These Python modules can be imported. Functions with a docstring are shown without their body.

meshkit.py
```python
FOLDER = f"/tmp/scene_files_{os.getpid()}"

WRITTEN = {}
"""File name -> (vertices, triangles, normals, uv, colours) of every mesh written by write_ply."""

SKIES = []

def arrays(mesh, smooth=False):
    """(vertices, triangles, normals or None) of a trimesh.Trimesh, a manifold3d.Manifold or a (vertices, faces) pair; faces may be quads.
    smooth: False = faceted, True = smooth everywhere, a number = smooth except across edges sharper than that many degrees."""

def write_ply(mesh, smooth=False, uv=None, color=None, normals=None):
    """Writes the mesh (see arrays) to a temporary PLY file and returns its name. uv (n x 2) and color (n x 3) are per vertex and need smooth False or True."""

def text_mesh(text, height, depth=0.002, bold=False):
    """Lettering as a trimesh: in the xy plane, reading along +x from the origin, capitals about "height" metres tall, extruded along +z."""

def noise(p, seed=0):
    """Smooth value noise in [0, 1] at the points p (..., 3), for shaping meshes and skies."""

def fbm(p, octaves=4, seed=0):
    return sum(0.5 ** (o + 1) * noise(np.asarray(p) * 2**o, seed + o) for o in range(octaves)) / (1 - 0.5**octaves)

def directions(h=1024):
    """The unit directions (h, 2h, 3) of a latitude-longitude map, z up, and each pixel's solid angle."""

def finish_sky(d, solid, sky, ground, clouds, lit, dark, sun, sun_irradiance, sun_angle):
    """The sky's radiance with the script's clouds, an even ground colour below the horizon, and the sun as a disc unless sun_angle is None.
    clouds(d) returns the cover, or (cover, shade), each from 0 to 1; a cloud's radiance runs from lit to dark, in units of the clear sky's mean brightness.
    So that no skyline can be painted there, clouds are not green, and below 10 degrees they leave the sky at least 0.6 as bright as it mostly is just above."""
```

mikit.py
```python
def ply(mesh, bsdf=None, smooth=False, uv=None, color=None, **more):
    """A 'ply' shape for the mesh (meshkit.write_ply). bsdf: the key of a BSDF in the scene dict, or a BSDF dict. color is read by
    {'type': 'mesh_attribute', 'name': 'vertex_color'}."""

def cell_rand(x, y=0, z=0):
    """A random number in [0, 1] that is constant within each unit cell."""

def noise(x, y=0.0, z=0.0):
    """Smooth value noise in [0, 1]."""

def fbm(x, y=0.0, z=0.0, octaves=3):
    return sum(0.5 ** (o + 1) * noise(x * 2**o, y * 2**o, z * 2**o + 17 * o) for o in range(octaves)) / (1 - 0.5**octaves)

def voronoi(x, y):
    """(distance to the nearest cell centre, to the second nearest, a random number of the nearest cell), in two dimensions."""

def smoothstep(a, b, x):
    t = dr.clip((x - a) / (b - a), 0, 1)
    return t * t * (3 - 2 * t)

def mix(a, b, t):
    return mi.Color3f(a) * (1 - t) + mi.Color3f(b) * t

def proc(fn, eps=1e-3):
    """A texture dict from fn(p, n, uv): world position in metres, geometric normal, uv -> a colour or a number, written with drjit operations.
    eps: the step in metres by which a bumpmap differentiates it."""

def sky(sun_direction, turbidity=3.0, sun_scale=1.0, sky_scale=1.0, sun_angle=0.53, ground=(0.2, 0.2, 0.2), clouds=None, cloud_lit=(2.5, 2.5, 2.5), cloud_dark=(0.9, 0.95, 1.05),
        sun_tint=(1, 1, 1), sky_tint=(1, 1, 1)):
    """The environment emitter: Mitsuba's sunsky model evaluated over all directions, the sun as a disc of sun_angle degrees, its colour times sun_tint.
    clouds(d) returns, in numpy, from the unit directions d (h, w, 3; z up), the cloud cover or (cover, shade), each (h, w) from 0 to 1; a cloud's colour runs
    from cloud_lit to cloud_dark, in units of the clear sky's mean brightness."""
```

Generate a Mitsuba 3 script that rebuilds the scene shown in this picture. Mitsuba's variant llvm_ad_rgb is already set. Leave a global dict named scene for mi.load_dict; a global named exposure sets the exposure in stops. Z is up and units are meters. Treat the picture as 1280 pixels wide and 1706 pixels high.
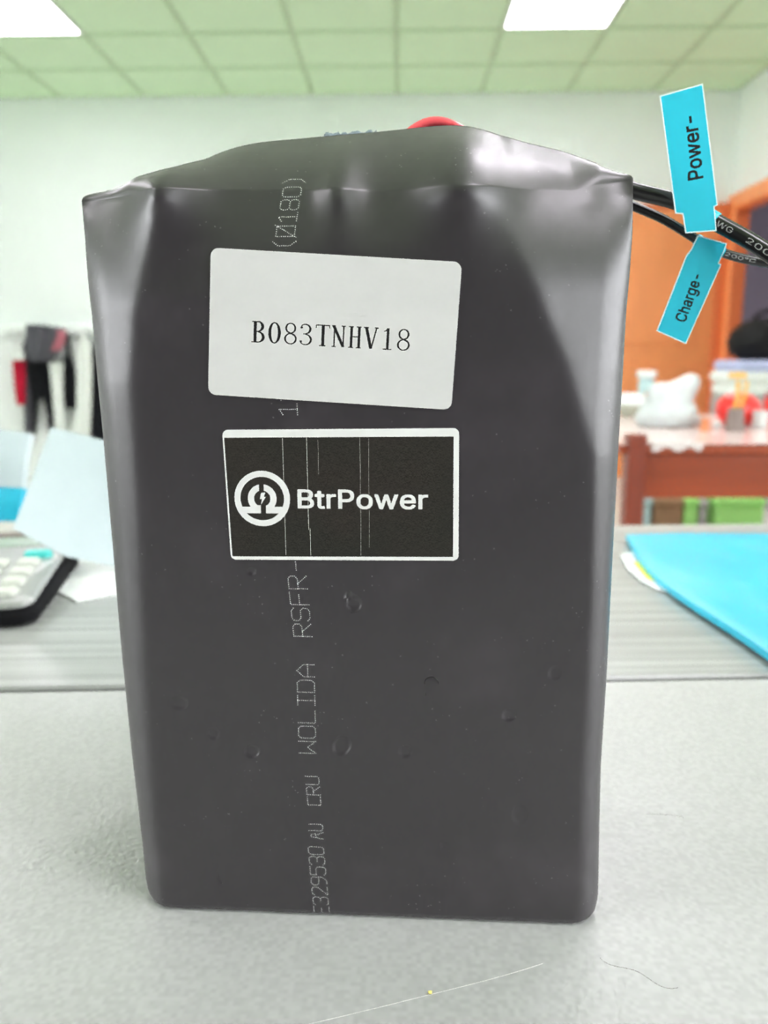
import math, random
import numpy as np, trimesh, manifold3d, drjit as dr, mitsuba as mi
import shapely
from shapely.geometry import Polygon, LineString, Point, MultiPolygon, box as sbox
from shapely import affinity
from shapely.ops import unary_union
import meshkit, mikit
from mikit import proc, ply

T = mi.ScalarTransform4f
random.seed(7); rng = np.random.default_rng(7)
PI = math.pi
# ------------------------------------------------------------------ camera, light, exposure
scene, labels = {}, {}
exposure = 0.12
F_PX, PITCH, ROLL, YAW = 1319.85, 0.194266, -0.00548, -0.01853
CAM = np.array([0.0, 0.0, 0.922])
FWD = np.array([math.sin(YAW) * math.cos(PITCH), math.cos(YAW) * math.cos(PITCH), -math.sin(PITCH)])
RGT = np.array([math.cos(YAW), -math.sin(YAW), 0.0]); UPV = np.cross(RGT, FWD)
RGT, UPV = RGT * math.cos(ROLL) + UPV * math.sin(ROLL), None
UPV = np.cross(RGT, FWD)
scene['camera'] = {'type': 'thinlens', 'fov': math.degrees(2 * math.atan(640 / F_PX)), 'fov_axis': 'x',
                   'aperture_radius': 0.0011, 'focus_distance': 0.222, 'near_clip': 0.02, 'far_clip': 60.0,
                   'to_world': T().look_at(origin=CAM.tolist(), target=(CAM + FWD).tolist(), up=UPV.tolist())}
SKY = 44.0
scene['sky'] = mikit.sky((0.2, -0.5, 0.8), turbidity=6.0, sun_scale=0.0, sky_scale=SKY, ground=(0.3, 0.3, 0.3), clouds=lambda d: 0.9 + 0 * d[..., 0], cloud_lit=(1.6, 1.6, 1.6), cloud_dark=(1.2, 1.2, 1.2))
LAMP = 18.0            # radiance of the ceiling light panels
CEIL, WALL_Y, WALL_R, WALL_L, WALL_F = 2.757, 6.10, 2.42, -4.20, -3.40
DESK = 0.75


def ray(px, py):
    return FWD + RGT * (px - 640) / F_PX - UPV * (py - 853) / F_PX


def on_z(px, py, z):            # point at height z
    d = ray(px, py)
    return CAM + d * ((z - CAM[2]) / d[2])


def at_y(px, py, y):            # point at distance y
    d = ray(px, py)
    return CAM + d * (y / d[1])


# ------------------------------------------------------------------ materials
def rgb(c):
    return {'type': 'rgb', 'value': [float(x) for x in c]}


def mat(name, color, rough=0.5, spec=0.5, metallic=0.0, coat=0.0, sheen=0.0, bump=None, bump_scale=0.0005, **more):
    col = color if isinstance(color, dict) else rgb(color)
    d = {'type': 'principled', 'base_color': col, 'roughness': rough, 'specular': spec, 'metallic': metallic, **more}
    if coat:
        d['clearcoat'] = coat; d['clearcoat_gloss'] = 0.9
    if sheen:
        d['sheen'] = sheen
    if bump is not None:
        d = {'type': 'bumpmap', 'arbitrary': bump, 'scale': bump_scale, 'bsdf': d}
    scene[name] = {'type': 'twosided', 'bsdf': d}
    return name


def C(*v):
    return mi.Color3f(*v)


def film_col(p, n, uv):
    haze = mikit.smoothstep(0.5, 0.8, mikit.fbm(p.x * 38 + 3, p.y * 38, p.z * 30, 4))
    fine = mikit.noise(p.x * 900, p.y * 900, p.z * 300)
    speck = mikit.smoothstep(0.992, 0.999, mikit.cell_rand(p.x * 2600, p.y * 2600, p.z * 2600)) * mikit.smoothstep(0.55, 0.7, mikit.noise(p.x * 120 + 9, p.y * 120, p.z * 120))
    k = 1 + 0.55 * haze + 0.12 * (fine - 0.5)
    return C(0.0155, 0.0120, 0.0152) * k + C(1, 1, 1) * (speck * 0.05)


def desk_col(p, n, uv):
    a = mikit.noise(p.x * 700, p.y * 700, 1.0)
    b = mikit.fbm(p.x * 6, p.y * 6, 2.0)
    return C(0.375, 0.375, 0.374) * (0.9 + 0.14 * a + 0.08 * b)


def desk_bump(p, n, uv):
    return mikit.noise(p.x * 850, p.y * 850, 3.0) * 0.7 + mikit.noise(p.x * 1700, p.y * 1700, 5.0) * 0.3


def grain_col(p, n, uv):
    x, y = p.x * 0.9990 + p.y * 0.0436, p.y * 0.9990 - p.x * 0.0436
    g = mikit.fbm(x * 5, y * 260, 1.0, 4)
    h = mikit.fbm(x * 2.5 + 7, y * 70, 4.0, 3)
    return C(0.30, 0.305, 0.30) * (0.62 + 0.5 * g + 0.28 * h)


def wood(c, fx, fy, fz, amp=0.35):
    def fn(p, n, uv):
        g = mikit.fbm(p.x * fx + 1.7, p.y * fy, p.z * fz, 4)
        return C(*c) * (1 - amp / 2 + amp * g)
    return proc(fn)


def print_col(p, n, uv):
    a = mikit.noise(p.x * 3000, p.y * 3000, p.z * 3000)
    b = mikit.fbm(p.x * 60, p.y * 60, p.z * 60)
    tint = mikit.mix((0.018, 0.020, 0.015), (0.030, 0.022, 0.018), b)
    return tint * (0.35 + 0.7 * a)


def paper_col(p, n, uv):
    b = mikit.fbm(p.x * 40, p.y * 40, p.z * 110)
    return C(0.555, 0.545, 0.54) * (0.95 + 0.1 * b)


def floor_col(p, n, uv):
    return C(0.5, 0.49, 0.46) * (0.9 + 0.2 * mikit.fbm(p.x * 3, p.y * 3, 0.5))


mat('m_film', proc(film_col), 0.37, 0.9, sheen=0.8)
mat('m_film_inner', (0.02, 0.02, 0.02), 0.6)
mat('m_desk', proc(desk_col), 0.33, 0.5, bump=proc(desk_bump, 2e-4), bump_scale=0.00016)
mat('m_grain', proc(grain_col), 0.30, 0.5)
mat('m_desk_edge', (0.35, 0.35, 0.35), 0.4)
mat('m_steel', (0.3, 0.3, 0.31), 0.4, metallic=0.6)
mat('m_paper', proc(paper_col), 0.5, 0.4)
mat('m_print', proc(print_col), 0.5, 0.3)
mat('m_ink', (0.010, 0.010, 0.010), 0.7, 0.15)
mat('m_white_ink', (0.66, 0.655, 0.65), 0.5)
mat('m_dot_ink', (0.72, 0.72, 0.72), 0.5)
mat('m_streak', (0.55, 0.54, 0.50), 0.6)
mat('m_cable', (0.008, 0.008, 0.008), 0.22, 0.6)
mat('m_cable_ink', (0.5, 0.5, 0.5), 0.5)
mat('m_tag', (0.02, 0.50, 0.65), 0.30, 0.5)
mat('m_tag_edge', (0.72, 0.86, 0.88), 0.4)
mat('m_red_wire', (0.85, 0.10, 0.12), 0.25, 0.6)
mat('m_velcro', (0.20, 0.25, 0.28), 0.8)
mat('m_wall', (0.885, 0.93, 0.925), 0.8, 0.2)
mat('m_dark_wall', (0.11, 0.105, 0.115), 0.8, 0.2)
mat('m_wainscot', (0.90, 0.93, 0.92), 0.5, 0.3)
mat('m_tile', (0.60, 0.75, 0.52), 0.85, 0.2)
mat('m_grid', (0.50, 0.60, 0.42), 0.7, 0.2)
mat('m_floor', proc(floor_col), 0.25, 0.5)
mat('m_lamp_frame', (0.8, 0.82, 0.8), 0.4)
mat('m_door', wood((0.92, 0.33, 0.12), 9, 9, 0.9, 0.3), 0.35, 0.5)
mat('m_casing', wood((0.72, 0.18, 0.06), 14, 14, 1.0, 0.3), 0.35, 0.5)
mat('m_table', wood((0.24, 0.036, 0.006), 2, 16, 16, 0.5), 0.3, 0.4, coat=0.1)
mat('m_cover_reflection', (0.50, 0.40, 0.385), 0.16, 0.7)  # opaque; pinkish-grey reflection of the pale wall is put into this colour
mat('m_table_leg', wood((0.17, 0.026, 0.009), 30, 30, 2, 0.6), 0.3, 0.5)
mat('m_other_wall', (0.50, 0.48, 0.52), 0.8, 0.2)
mat('m_cyan', (0.02, 0.41, 0.58), 0.35, 0.5)
mat('m_white', (0.72, 0.74, 0.74), 0.5, 0.4)
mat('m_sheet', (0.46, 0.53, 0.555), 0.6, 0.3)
mat('m_yellow', (0.80, 0.70, 0.03), 0.5)
mat('m_wrapper', (0.56, 0.50, 0.49), 0.4)
mat('m_bag', (0.60, 0.64, 0.65), 0.35, 0.5)
mat('m_calc', (0.33, 0.335, 0.33), 0.3, 0.5, metallic=0.3)
mat('m_calc_black', (0.004, 0.004, 0.005), 0.8, 0.15)
mat('m_key', (0.50, 0.51, 0.47), 0.4)
mat('m_teal_key', (0.06, 0.55, 0.52), 0.35)
mat('m_lcd', (0.24, 0.33, 0.25), 0.25)
mat('m_black_cloth', (0.008, 0.009, 0.011), 0.9, 0.2, sheen=0.2)
mat('m_grey_cloth', (0.10, 0.10, 0.115), 0.9, 0.2)
mat('m_red_cloth', (0.50, 0.012, 0.04), 0.9, 0.2)
mat('m_pink_cloth', (0.45, 0.15, 0.19), 0.9, 0.2)
mat('m_white_cloth', (0.80, 0.83, 0.80), 0.9, 0.2)
mat('m_green', (0.36, 0.74, 0.20), 0.4)
mat('m_red', (0.85, 0.035, 0.03), 0.25, 0.5)
mat('m_pale_blue', (0.45, 0.62, 0.63), 0.5)
mat('m_taupe', (0.22, 0.17, 0.155), 0.5)
mat('m_gold', (0.75, 0.42, 0.06), 0.4)
mat('m_brown_box', (0.30, 0.17, 0.09), 0.7)
mat('m_lavender', (0.48, 0.52, 0.76), 0.6)
mat('m_greybox', (0.36, 0.34, 0.33), 0.6)
mat('m_black', (0.004, 0.004, 0.005), 0.6, 0.3)
mat('m_orange', (0.62, 0.22, 0.09), 0.5)
mat('m_celadon', (0.52, 0.55, 0.46), 0.3)
mat('m_speck', (0.75, 0.65, 0.18), 0.6)
mat('m_hair', (0.05, 0.04, 0.035), 0.5)
mat('m_scratch', (0.62, 0.61, 0.59), 0.5)
mat('m_chrome', (0.7, 0.7, 0.7), 0.2, metallic=1.0)
scene['m_pane'] = {'type': 'thindielectric', 'int_ior': 1.5}
scene['m_water'] = {'type': 'dielectric', 'int_ior': 1.33}


# ------------------------------------------------------------------ helpers
def numbered(key):
    if key not in scene and not any(k.startswith(key + '__') for k in scene):
        return key
    i = 1
    while f'{key}_{i:03d}' in scene or any(k.startswith(f'{key}_{i:03d}__') for k in scene):
        i += 1
    return f'{key}_{i:03d}'


def add(name, mesh, m, parent=None, smooth=False, label=None, cat=None, group=None, kind=None, **more):
    key = numbered((parent + '__' if parent else '') + name)
    scene[key] = mesh if isinstance(mesh, dict) else ply(mesh, m, smooth, **more)
    d = {k: v for k, v in (('label', label), ('category', cat), ('group', group), ('kind', kind)) if v}
    if d:
        labels[key] = d
    return key


def thing(name, label, cat, group=None):
    key = numbered(name)
    labels[key] = {'label': label, 'category': cat}
    if group:
        labels[key]['group'] = group
    return key


def cbox(size, center=(0, 0, 0), ch=0.002, rz=0.0):
    """chamfered box"""
    sx, sy, sz = (s / 2 for s in size)
    c = min(ch, sx * .9, sy * .9, sz * .9)
    pts = []
    for a in (-1, 1):
        for b in (-1, 1):
            for d in (-1, 1):
                pts += [(a * (sx - c), b * (sy - c), d * sz), (a * (sx - c), b * sy, d * (sz - c)), (a * sx, b * (sy - c), d * (sz - c))]
    m = trimesh.convex.convex_hull(np.array(pts))
    if rz:
        m.apply_transform(trimesh.transformations.rotation_matrix(rz, [0, 0, 1]))
    m.apply_translation(center)
    return m


def span(a, b, ch=0.002):
    a, b = np.minimum(a, b), np.maximum(a, b)
    return cbox(b - a, (a + b) / 2, ch)


def lathe(prof, n=40, center=(0, 0, 0)):
    m = trimesh.creation.revolve(np.array(prof, float), sections=n)
    m.apply_translation(center)
    return m


def tube(path, r, n=16, samples=80, caps=True):
    P = np.array(path, float)
    from scipy.interpolate import CubicSpline
    t = np.r_[0, np.cumsum(np.linalg.norm(np.diff(P, axis=0), axis=1))]
    cs = CubicSpline(t, P)
    s = np.linspace(0, t[-1], samples)
    p, d = cs(s), cs(s, 1)
    d /= np.linalg.norm(d, axis=1)[:, None]
    up = np.array([0, 0, 1.0]) if abs(d[0][2]) < .9 else np.array([1.0, 0, 0])
    x = np.cross(d[0], up); x /= np.linalg.norm(x)
    V = []
    rr = np.interp(s, np.linspace(0, t[-1], len(np.atleast_1d(r))), np.atleast_1d(r)) if np.ndim(r) else np.full(samples, r)
    for i in range(samples):
        x = x - d[i] * (x @ d[i]); x /= np.linalg.norm(x)
        y = np.cross(d[i], x)
        a = np.arange(n) * 2 * PI / n
        V.append(p[i] + rr[i] * (np.cos(a)[:, None] * x + np.sin(a)[:, None] * y))
    V = np.vstack(V); Fc = []
    for i in range(samples - 1):
        for j in range(n):
            k = (j + 1) % n
            Fc += [(i * n + j, i * n + k, (i + 1) * n + k), (i * n + j, (i + 1) * n + k, (i + 1) * n + j)]
    nv = len(V)
    if caps:
        V = np.vstack([V, p[0], p[-1]])
        for j in range(n):
            k = (j + 1) % n
            Fc += [(nv, k, j), (nv + 1, (samples - 1) * n + j, (samples - 1) * n + k)]
    return trimesh.Trimesh(V, Fc, process=False), cs, t[-1]


def extrude(poly, depth):
    gs = poly.geoms if hasattr(poly, 'geoms') else [poly]
    return trimesh.util.concatenate([trimesh.creation.extrude_polygon(g, depth, engine='earcut') for g in gs if g.area > 1e-12])


def placed(mesh, o, ex, ey, ez):
    m = mesh.copy()
    M = np.eye(4); M[:3, 0], M[:3, 1], M[:3, 2], M[:3, 3] = ex, ey, ez, o
    m.apply_transform(M)
    return m


def grid_mesh(P, wrap_u=False):
    """P (rows, cols, 3) -> open grid mesh"""
    R, Cn = P.shape[:2]
    i, j = np.meshgrid(np.arange(R - 1), np.arange(Cn if wrap_u else Cn - 1), indexing='ij')
    k = (j + 1) % Cn
    a, b, c, d = i * Cn + j, i * Cn + k, (i + 1) * Cn + k, (i + 1) * Cn + j
    f = np.concatenate([np.stack([a, b, c], -1).reshape(-1, 3), np.stack([a, c, d], -1).reshape(-1, 3)])
    return trimesh.Trimesh(P.reshape(-1, 3), f, process=False)


def slab(front, back):
    """closed solid between two grids of the same shape"""
    R, Cn = front.shape[:2]
    a, b = grid_mesh(front), grid_mesh(back)
    b.invert()
    n = R * Cn
    ring = [(0, j) for j in range(Cn)] + [(i, Cn - 1) for i in range(1, R)] + [(R - 1, j) for j in range(Cn - 2, -1, -1)] + [(i, 0) for i in range(R - 2, 0, -1)]
    ids = [i * Cn + j for i, j in ring]
    f = []
    for q in range(len(ids)):
        u, v = ids[q], ids[(q + 1) % len(ids)]
        f += [(v, u, n + u), (v, n + u, n + v)]
    m = trimesh.Trimesh(np.vstack([a.vertices, b.vertices]), np.vstack([a.faces, b.faces + n, f]), process=False)
    m.fix_normals()
    return m


def dense(mesh, size):
    m = manifold3d.Manifold(manifold3d.Mesh(np.asarray(mesh.vertices, np.float32), np.asarray(mesh.faces, np.uint32)))
    m = m.refine_to_length(size).to_mesh()
    return trimesh.Trimesh(m.vert_properties[:, :3], m.tri_verts, process=False)


# ------------------------------------------------------------------ the room
add('floor', span((WALL_L - .1, WALL_F - .1, -.1), (5.0, 8.6, 0), .001), 'm_floor', kind='structure')
WT = 0.07
DOOR_Y0, DOOR_Y1, DOOR_Z = 4.75, 6.00, 1.95
WIN_Y0, WIN_Y1, WIN_Z0, WIN_Z1 = -3.1, 0.5, 0.75, 2.35


def wall_with_added_window(x0, x1, ya, yb):
    return [span((x0, ya, 0), (x1, WIN_Y0, CEIL + .1), .001), span((x0, WIN_Y1, 0), (x1, yb, CEIL + .1), .001),
            span((x0, WIN_Y0, 0), (x1, WIN_Y1, WIN_Z0), .001), span((x0, WIN_Y0, WIN_Z1), (x1, WIN_Y1, CEIL + .1), .001)]


wr = [*wall_with_added_window(WALL_R, WALL_R + WT, WALL_F, DOOR_Y0), span((WALL_R, DOOR_Y0, DOOR_Z), (WALL_R + WT, DOOR_Y1, CEIL + .1), .001),
      span((WALL_R, DOOR_Y1, 0), (WALL_R + WT, WALL_Y + .14, CEIL + .1), .001)]
add('wall_right', trimesh.util.concatenate(wr), 'm_wall', kind='structure')
add('wall_back', span((WALL_L - .14, WALL_Y, 0), (WALL_R, WALL_Y + .14, CEIL + .1), .001), 'm_wall', kind='structure')
add('wall_left', trimesh.util.concatenate(wall_with_added_window(WALL_L - .14, WALL_L, WALL_F, WALL_Y)), 'm_wall', kind='structure')
for n_, xw in ((1, WALL_L - .07), (2, WALL_R + .07)):  # unseen windows, added to brighten the side edges of the pack
    bars = [span((xw - .03, WIN_Y0, z), (xw + .03, WIN_Y1, z + .05), .004) for z in (WIN_Z0, WIN_Z1 - .05)] + [span((xw - .03, y, WIN_Z0), (xw + .03, y + .05, WIN_Z1), .004) for y in np.linspace(WIN_Y0, WIN_Y1 - .05, 4)]
    w_ = add(f'added_window_{n_}', trimesh.util.concatenate(bars), 'm_lamp_frame', kind='structure')
    for q_ in range(3):
        a_, b_ = np.linspace(WIN_Y0, WIN_Y1 - .05, 4)[q_:q_ + 2]
        v = np.array([(xw, a_ + .05, WIN_Z0 + .05), (xw, b_, WIN_Z0 + .05), (xw, b_, WIN_Z1 - .05), (xw, a_ + .05, WIN_Z1 - .05)])
        add('pane', trimesh.Trimesh(v, [(0, 1, 2), (0, 2, 3)], process=False), 'm_pane', w_)
add('wall_front', span((WALL_L - .14, WALL_F - .14, 0), (WALL_R + WT, WALL_F, CEIL + .1), .001), 'm_dark_wall', kind='structure')  # unseen wall, given a dark tone to dim reflections in the film
add('trim_1', span((WALL_L, WALL_Y - .022, 1.10), (1.45, WALL_Y, 1.165), .006), 'm_wainscot', kind='structure')
add('trim_2', span((WALL_L, WALL_Y - .010, .09), (1.45, WALL_Y, 1.10), .003), 'm_wainscot', kind='structure')
add('baseboard_back', span((WALL_L, WALL_Y - .016, 0), (1.45, WALL_Y, .09), .004), 'm_wainscot', kind='structure')
# room behind the doorway
add('wall_beyond', trimesh.util.concatenate([span((WALL_R + WT, 8.4, 0), (4.9, 8.5, CEIL), .001), span((4.8, 3.0, 0), (4.9, 8.4, CEIL), .001),
    span((WALL_R + WT, 3.0, 0), (4.8, 3.1, CEIL), .001), span((WALL_R + .0, WALL_Y + .14, 0), (WALL_R + WT, 8.4, CEIL), .001), span((WALL_R + WT, 3.1, CEIL), (4.9, 8.5, CEIL + .1), .001)]), 'm_other_wall', kind='structure')
t = thing('ceiling_light', 'unseen light panel added to brighten the grey room beyond the doorway', 'ceiling light')  # lamp added out of view to lift the dark room beyond
add('frame', span((3.3, 5.3, CEIL - .02), (3.9, 5.9, CEIL - .001), .003), 'm_lamp_frame', t)
v = np.array([(3.33, 5.33, CEIL - .022), (3.87, 5.33, CEIL - .022), (3.87, 5.87, CEIL - .022), (3.33, 5.87, CEIL - .022)])
add('diffuser', ply(trimesh.Trimesh(v, [(0, 2, 1), (0, 3, 2)], process=False), 'm_white', False, emitter={'type': 'area', 'radiance': rgb((LAMP * 1.2, LAMP * 1.1, LAMP * 1.25))}), None, t)
# ceiling: grid plate and separate tiles
TX, TY, X0 = 0.60, 0.562, -0.005
ceil = add('ceiling', span((WALL_L, WALL_F, CEIL), (WALL_R, WALL_Y, CEIL + .1), .001), 'm_grid', kind='structure')
tile_ply = None
lamp_cells = {(i, j) for i in (1, -4, -9) for j in (2, 5, 8, 11)}
ti = ply(cbox((TX - .03, TY - .03, .012), (0, 0, 0), .004), 'm_tile')
for i in range(-7, 5):
    for j in range(0, 17):
        if (i, j) in lamp_cells:
            continue
        x0, x1 = max(WALL_L + .005, X0 + i * TX), min(WALL_R - .005, X0 + (i + 1) * TX)
        y1, y0 = min(WALL_Y - .002, WALL_Y - j * TY), max(WALL_F + .005, WALL_Y - (j + 1) * TY)
        if x1 - x0 < .08 or y1 - y0 < .08:
            continue
        if x1 - x0 > TX - .01 and y1 - y0 > TY - .01:
            d = {**ti, 'to_world': T().translate([(x0 + x1) / 2, (y0 + y1) / 2, CEIL - .005])}
            add('tile', d, None, ceil)
        else:
            add('tile', cbox((x1 - x0 - .03, y1 - y0 - .03, .012), ((x0 + x1) / 2, (y0 + y1) / 2, CEIL - .005), .004), 'm_tile', ceil)
# ceiling light panels; unseen rows are added to brighten the top of the pack
for (i, j) in sorted(lamp_cells, key=lambda c: (c[1], -c[0])):
    x0, x1 = X0 + i * TX, X0 + (i + 1) * TX
    y1, y0 = WALL_Y - j * TY, WALL_Y - (j + 1) * TY
    if x0 < WALL_L:
        continue
    if (i, j) == (1, 2):
        lab = 'square white ceiling light panel above the right half of the black battery pack'
    elif (i, j) == (-4, 2):
        lab = 'square white ceiling light panel in the top left corner of the picture'
    else:
        lab = f"added white ceiling light panel out of view, {'right' if i == 1 else 'left'} column, { {5: 'second row from the back wall', 8: 'third row from the back wall', 11: 'fourth row, above the camera'}[j]}"
    t = thing('ceiling_light', lab, 'ceiling light', 'square light panels in the tiled ceiling')
    fr = [span((x0 + .004, y0 + .004, CEIL - .012), (x1 - .004, y0 + .02, CEIL), .002), span((x0 + .004, y1 - .02, CEIL - .012), (x1 - .004, y1 - .004, CEIL), .002),
          span((x0 + .004, y0 + .02, CEIL - .012), (x0 + .02, y1 - .02, CEIL), .002), span((x1 - .02, y0 + .02, CEIL - .012), (x1 - .004, y1 - .02, CEIL), .002)]
    add('frame', trimesh.util.concatenate(fr), 'm_lamp_frame', t)
    v = np.array([(x0 + .02, y0 + .02, CEIL - .008), (x1 - .02, y0 + .02, CEIL - .008), (x1 - .02, y1 - .02, CEIL - .008), (x0 + .02, y1 - .02, CEIL - .008)])
    add('diffuser', ply(trimesh.Trimesh(v, [(0, 2, 1), (0, 3, 2)], process=False), 'm_white', False, emitter={'type': 'area', 'radiance': rgb((LAMP, LAMP * .93, LAMP * 1.02))}), None, t, label='glowing white diffuser')
# back wall door
dk = add('door_1', span((1.46, WALL_Y - .03, 0), (2.335, WALL_Y - .004, 1.955), .004), 'm_door', kind='structure')
for z0, z1 in ((.15, .85), (1.0, 1.83)):
    add('panel', span((1.60, WALL_Y - .038, z0), (2.22, WALL_Y - .028, z1), .008), 'm_door', dk)
add('casing', span((2.335, WALL_Y - .045, 0), (WALL_R - .026, WALL_Y - .001, 1.99), .005), 'm_casing', dk)
add('casing', span((1.40, WALL_Y - .045, 1.955), (2.335, WALL_Y - .001, 1.99), .005), 'm_casing', dk)
add('casing', span((1.40, WALL_Y - .045, 0), (1.46, WALL_Y - .001, 1.955), .005), 'm_casing', dk)
add('handle', lathe([(0, 0), (.014, 0), (.014, .03), (.026, .035), (.03, .05), (.02, .062), (0, .066)], 24), 'm_chrome', dk, 30)
scene[dk + '__handle']['to_world'] = T().translate([1.52, WALL_Y - .03, 1.0]).rotate([1, 0, 0], 90)
# doorway in the right wall
dr2 = add('door_2', trimesh.util.concatenate([span((WALL_R - .012, DOOR_Y1 - .03, 0), (WALL_R + WT + .012, DOOR_Y1, DOOR_Z), .003), span((WALL_R - .012, DOOR_Y0, 0), (WALL_R + WT + .012, DOOR_Y0 + .03, DOOR_Z), .003),
     span((WALL_R - .012, DOOR_Y0, DOOR_Z - .03), (WALL_R + WT + .012, DOOR_Y1, DOOR_Z), .003)]), 'm_casing', kind='structure')
add('casing', span((WALL_R - .025, DOOR_Y1 - .02, 0), (WALL_R, WALL_Y - .002, DOOR_Z + .09), .006), 'm_door', dr2)
add('casing', span((WALL_R - .03, DOOR_Y0 - .09, 0), (WALL_R, DOOR_Y0 + .02, DOOR_Z + .09), .006), 'm_door', dr2)
add('casing', span((WALL_R - .03, DOOR_Y0 + .02, DOOR_Z - .015), (WALL_R, DOOR_Y1 - .02, DOOR_Z + .09), .006), 'm_door', dr2)

# ------------------------------------------------------------------ the two desks
DA = 0.0494
dx, dy = np.array([math.cos(DA), math.sin(DA), 0]), np.array([-math.sin(DA), math.cos(DA), 0])
seam = np.array([0.0, 0.3997, 0])


def dframe(mesh, base):
    return placed(mesh, base, dx, dy, np.array([0, 0, 1.0]))


d1 = thing('desk', 'light grey desk with a fine pebbled top, carrying the black battery pack', 'desk')
add('worktop', dframe(cbox((1.6, .62, .028), (0, -.313, DESK - .014), .0015), seam), 'm_desk', d1)
for sx in (-.72, .72):
    for sy in (-.06, -.57):
        add('leg', dframe(cbox((.045, .045, DESK - .028), (sx, sy, (DESK - .028) / 2), .004), seam), 'm_steel', d1)
d2 = thing('desk', 'dark grey wood-grain desk adjoining behind, carrying calculator and cyan mailer', 'desk')
add('worktop', dframe(cbox((1.6, .388, .028), (0, .1965, DESK - .014), .0015), seam), 'm_grain', d2)
for sx in (-.72, .72):
    for sy in (.06, .34):
        add('leg', dframe(cbox((.045, .045, DESK - .028), (sx, sy, (DESK - .028) / 2), .004), seam), 'm_steel', d2)
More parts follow.
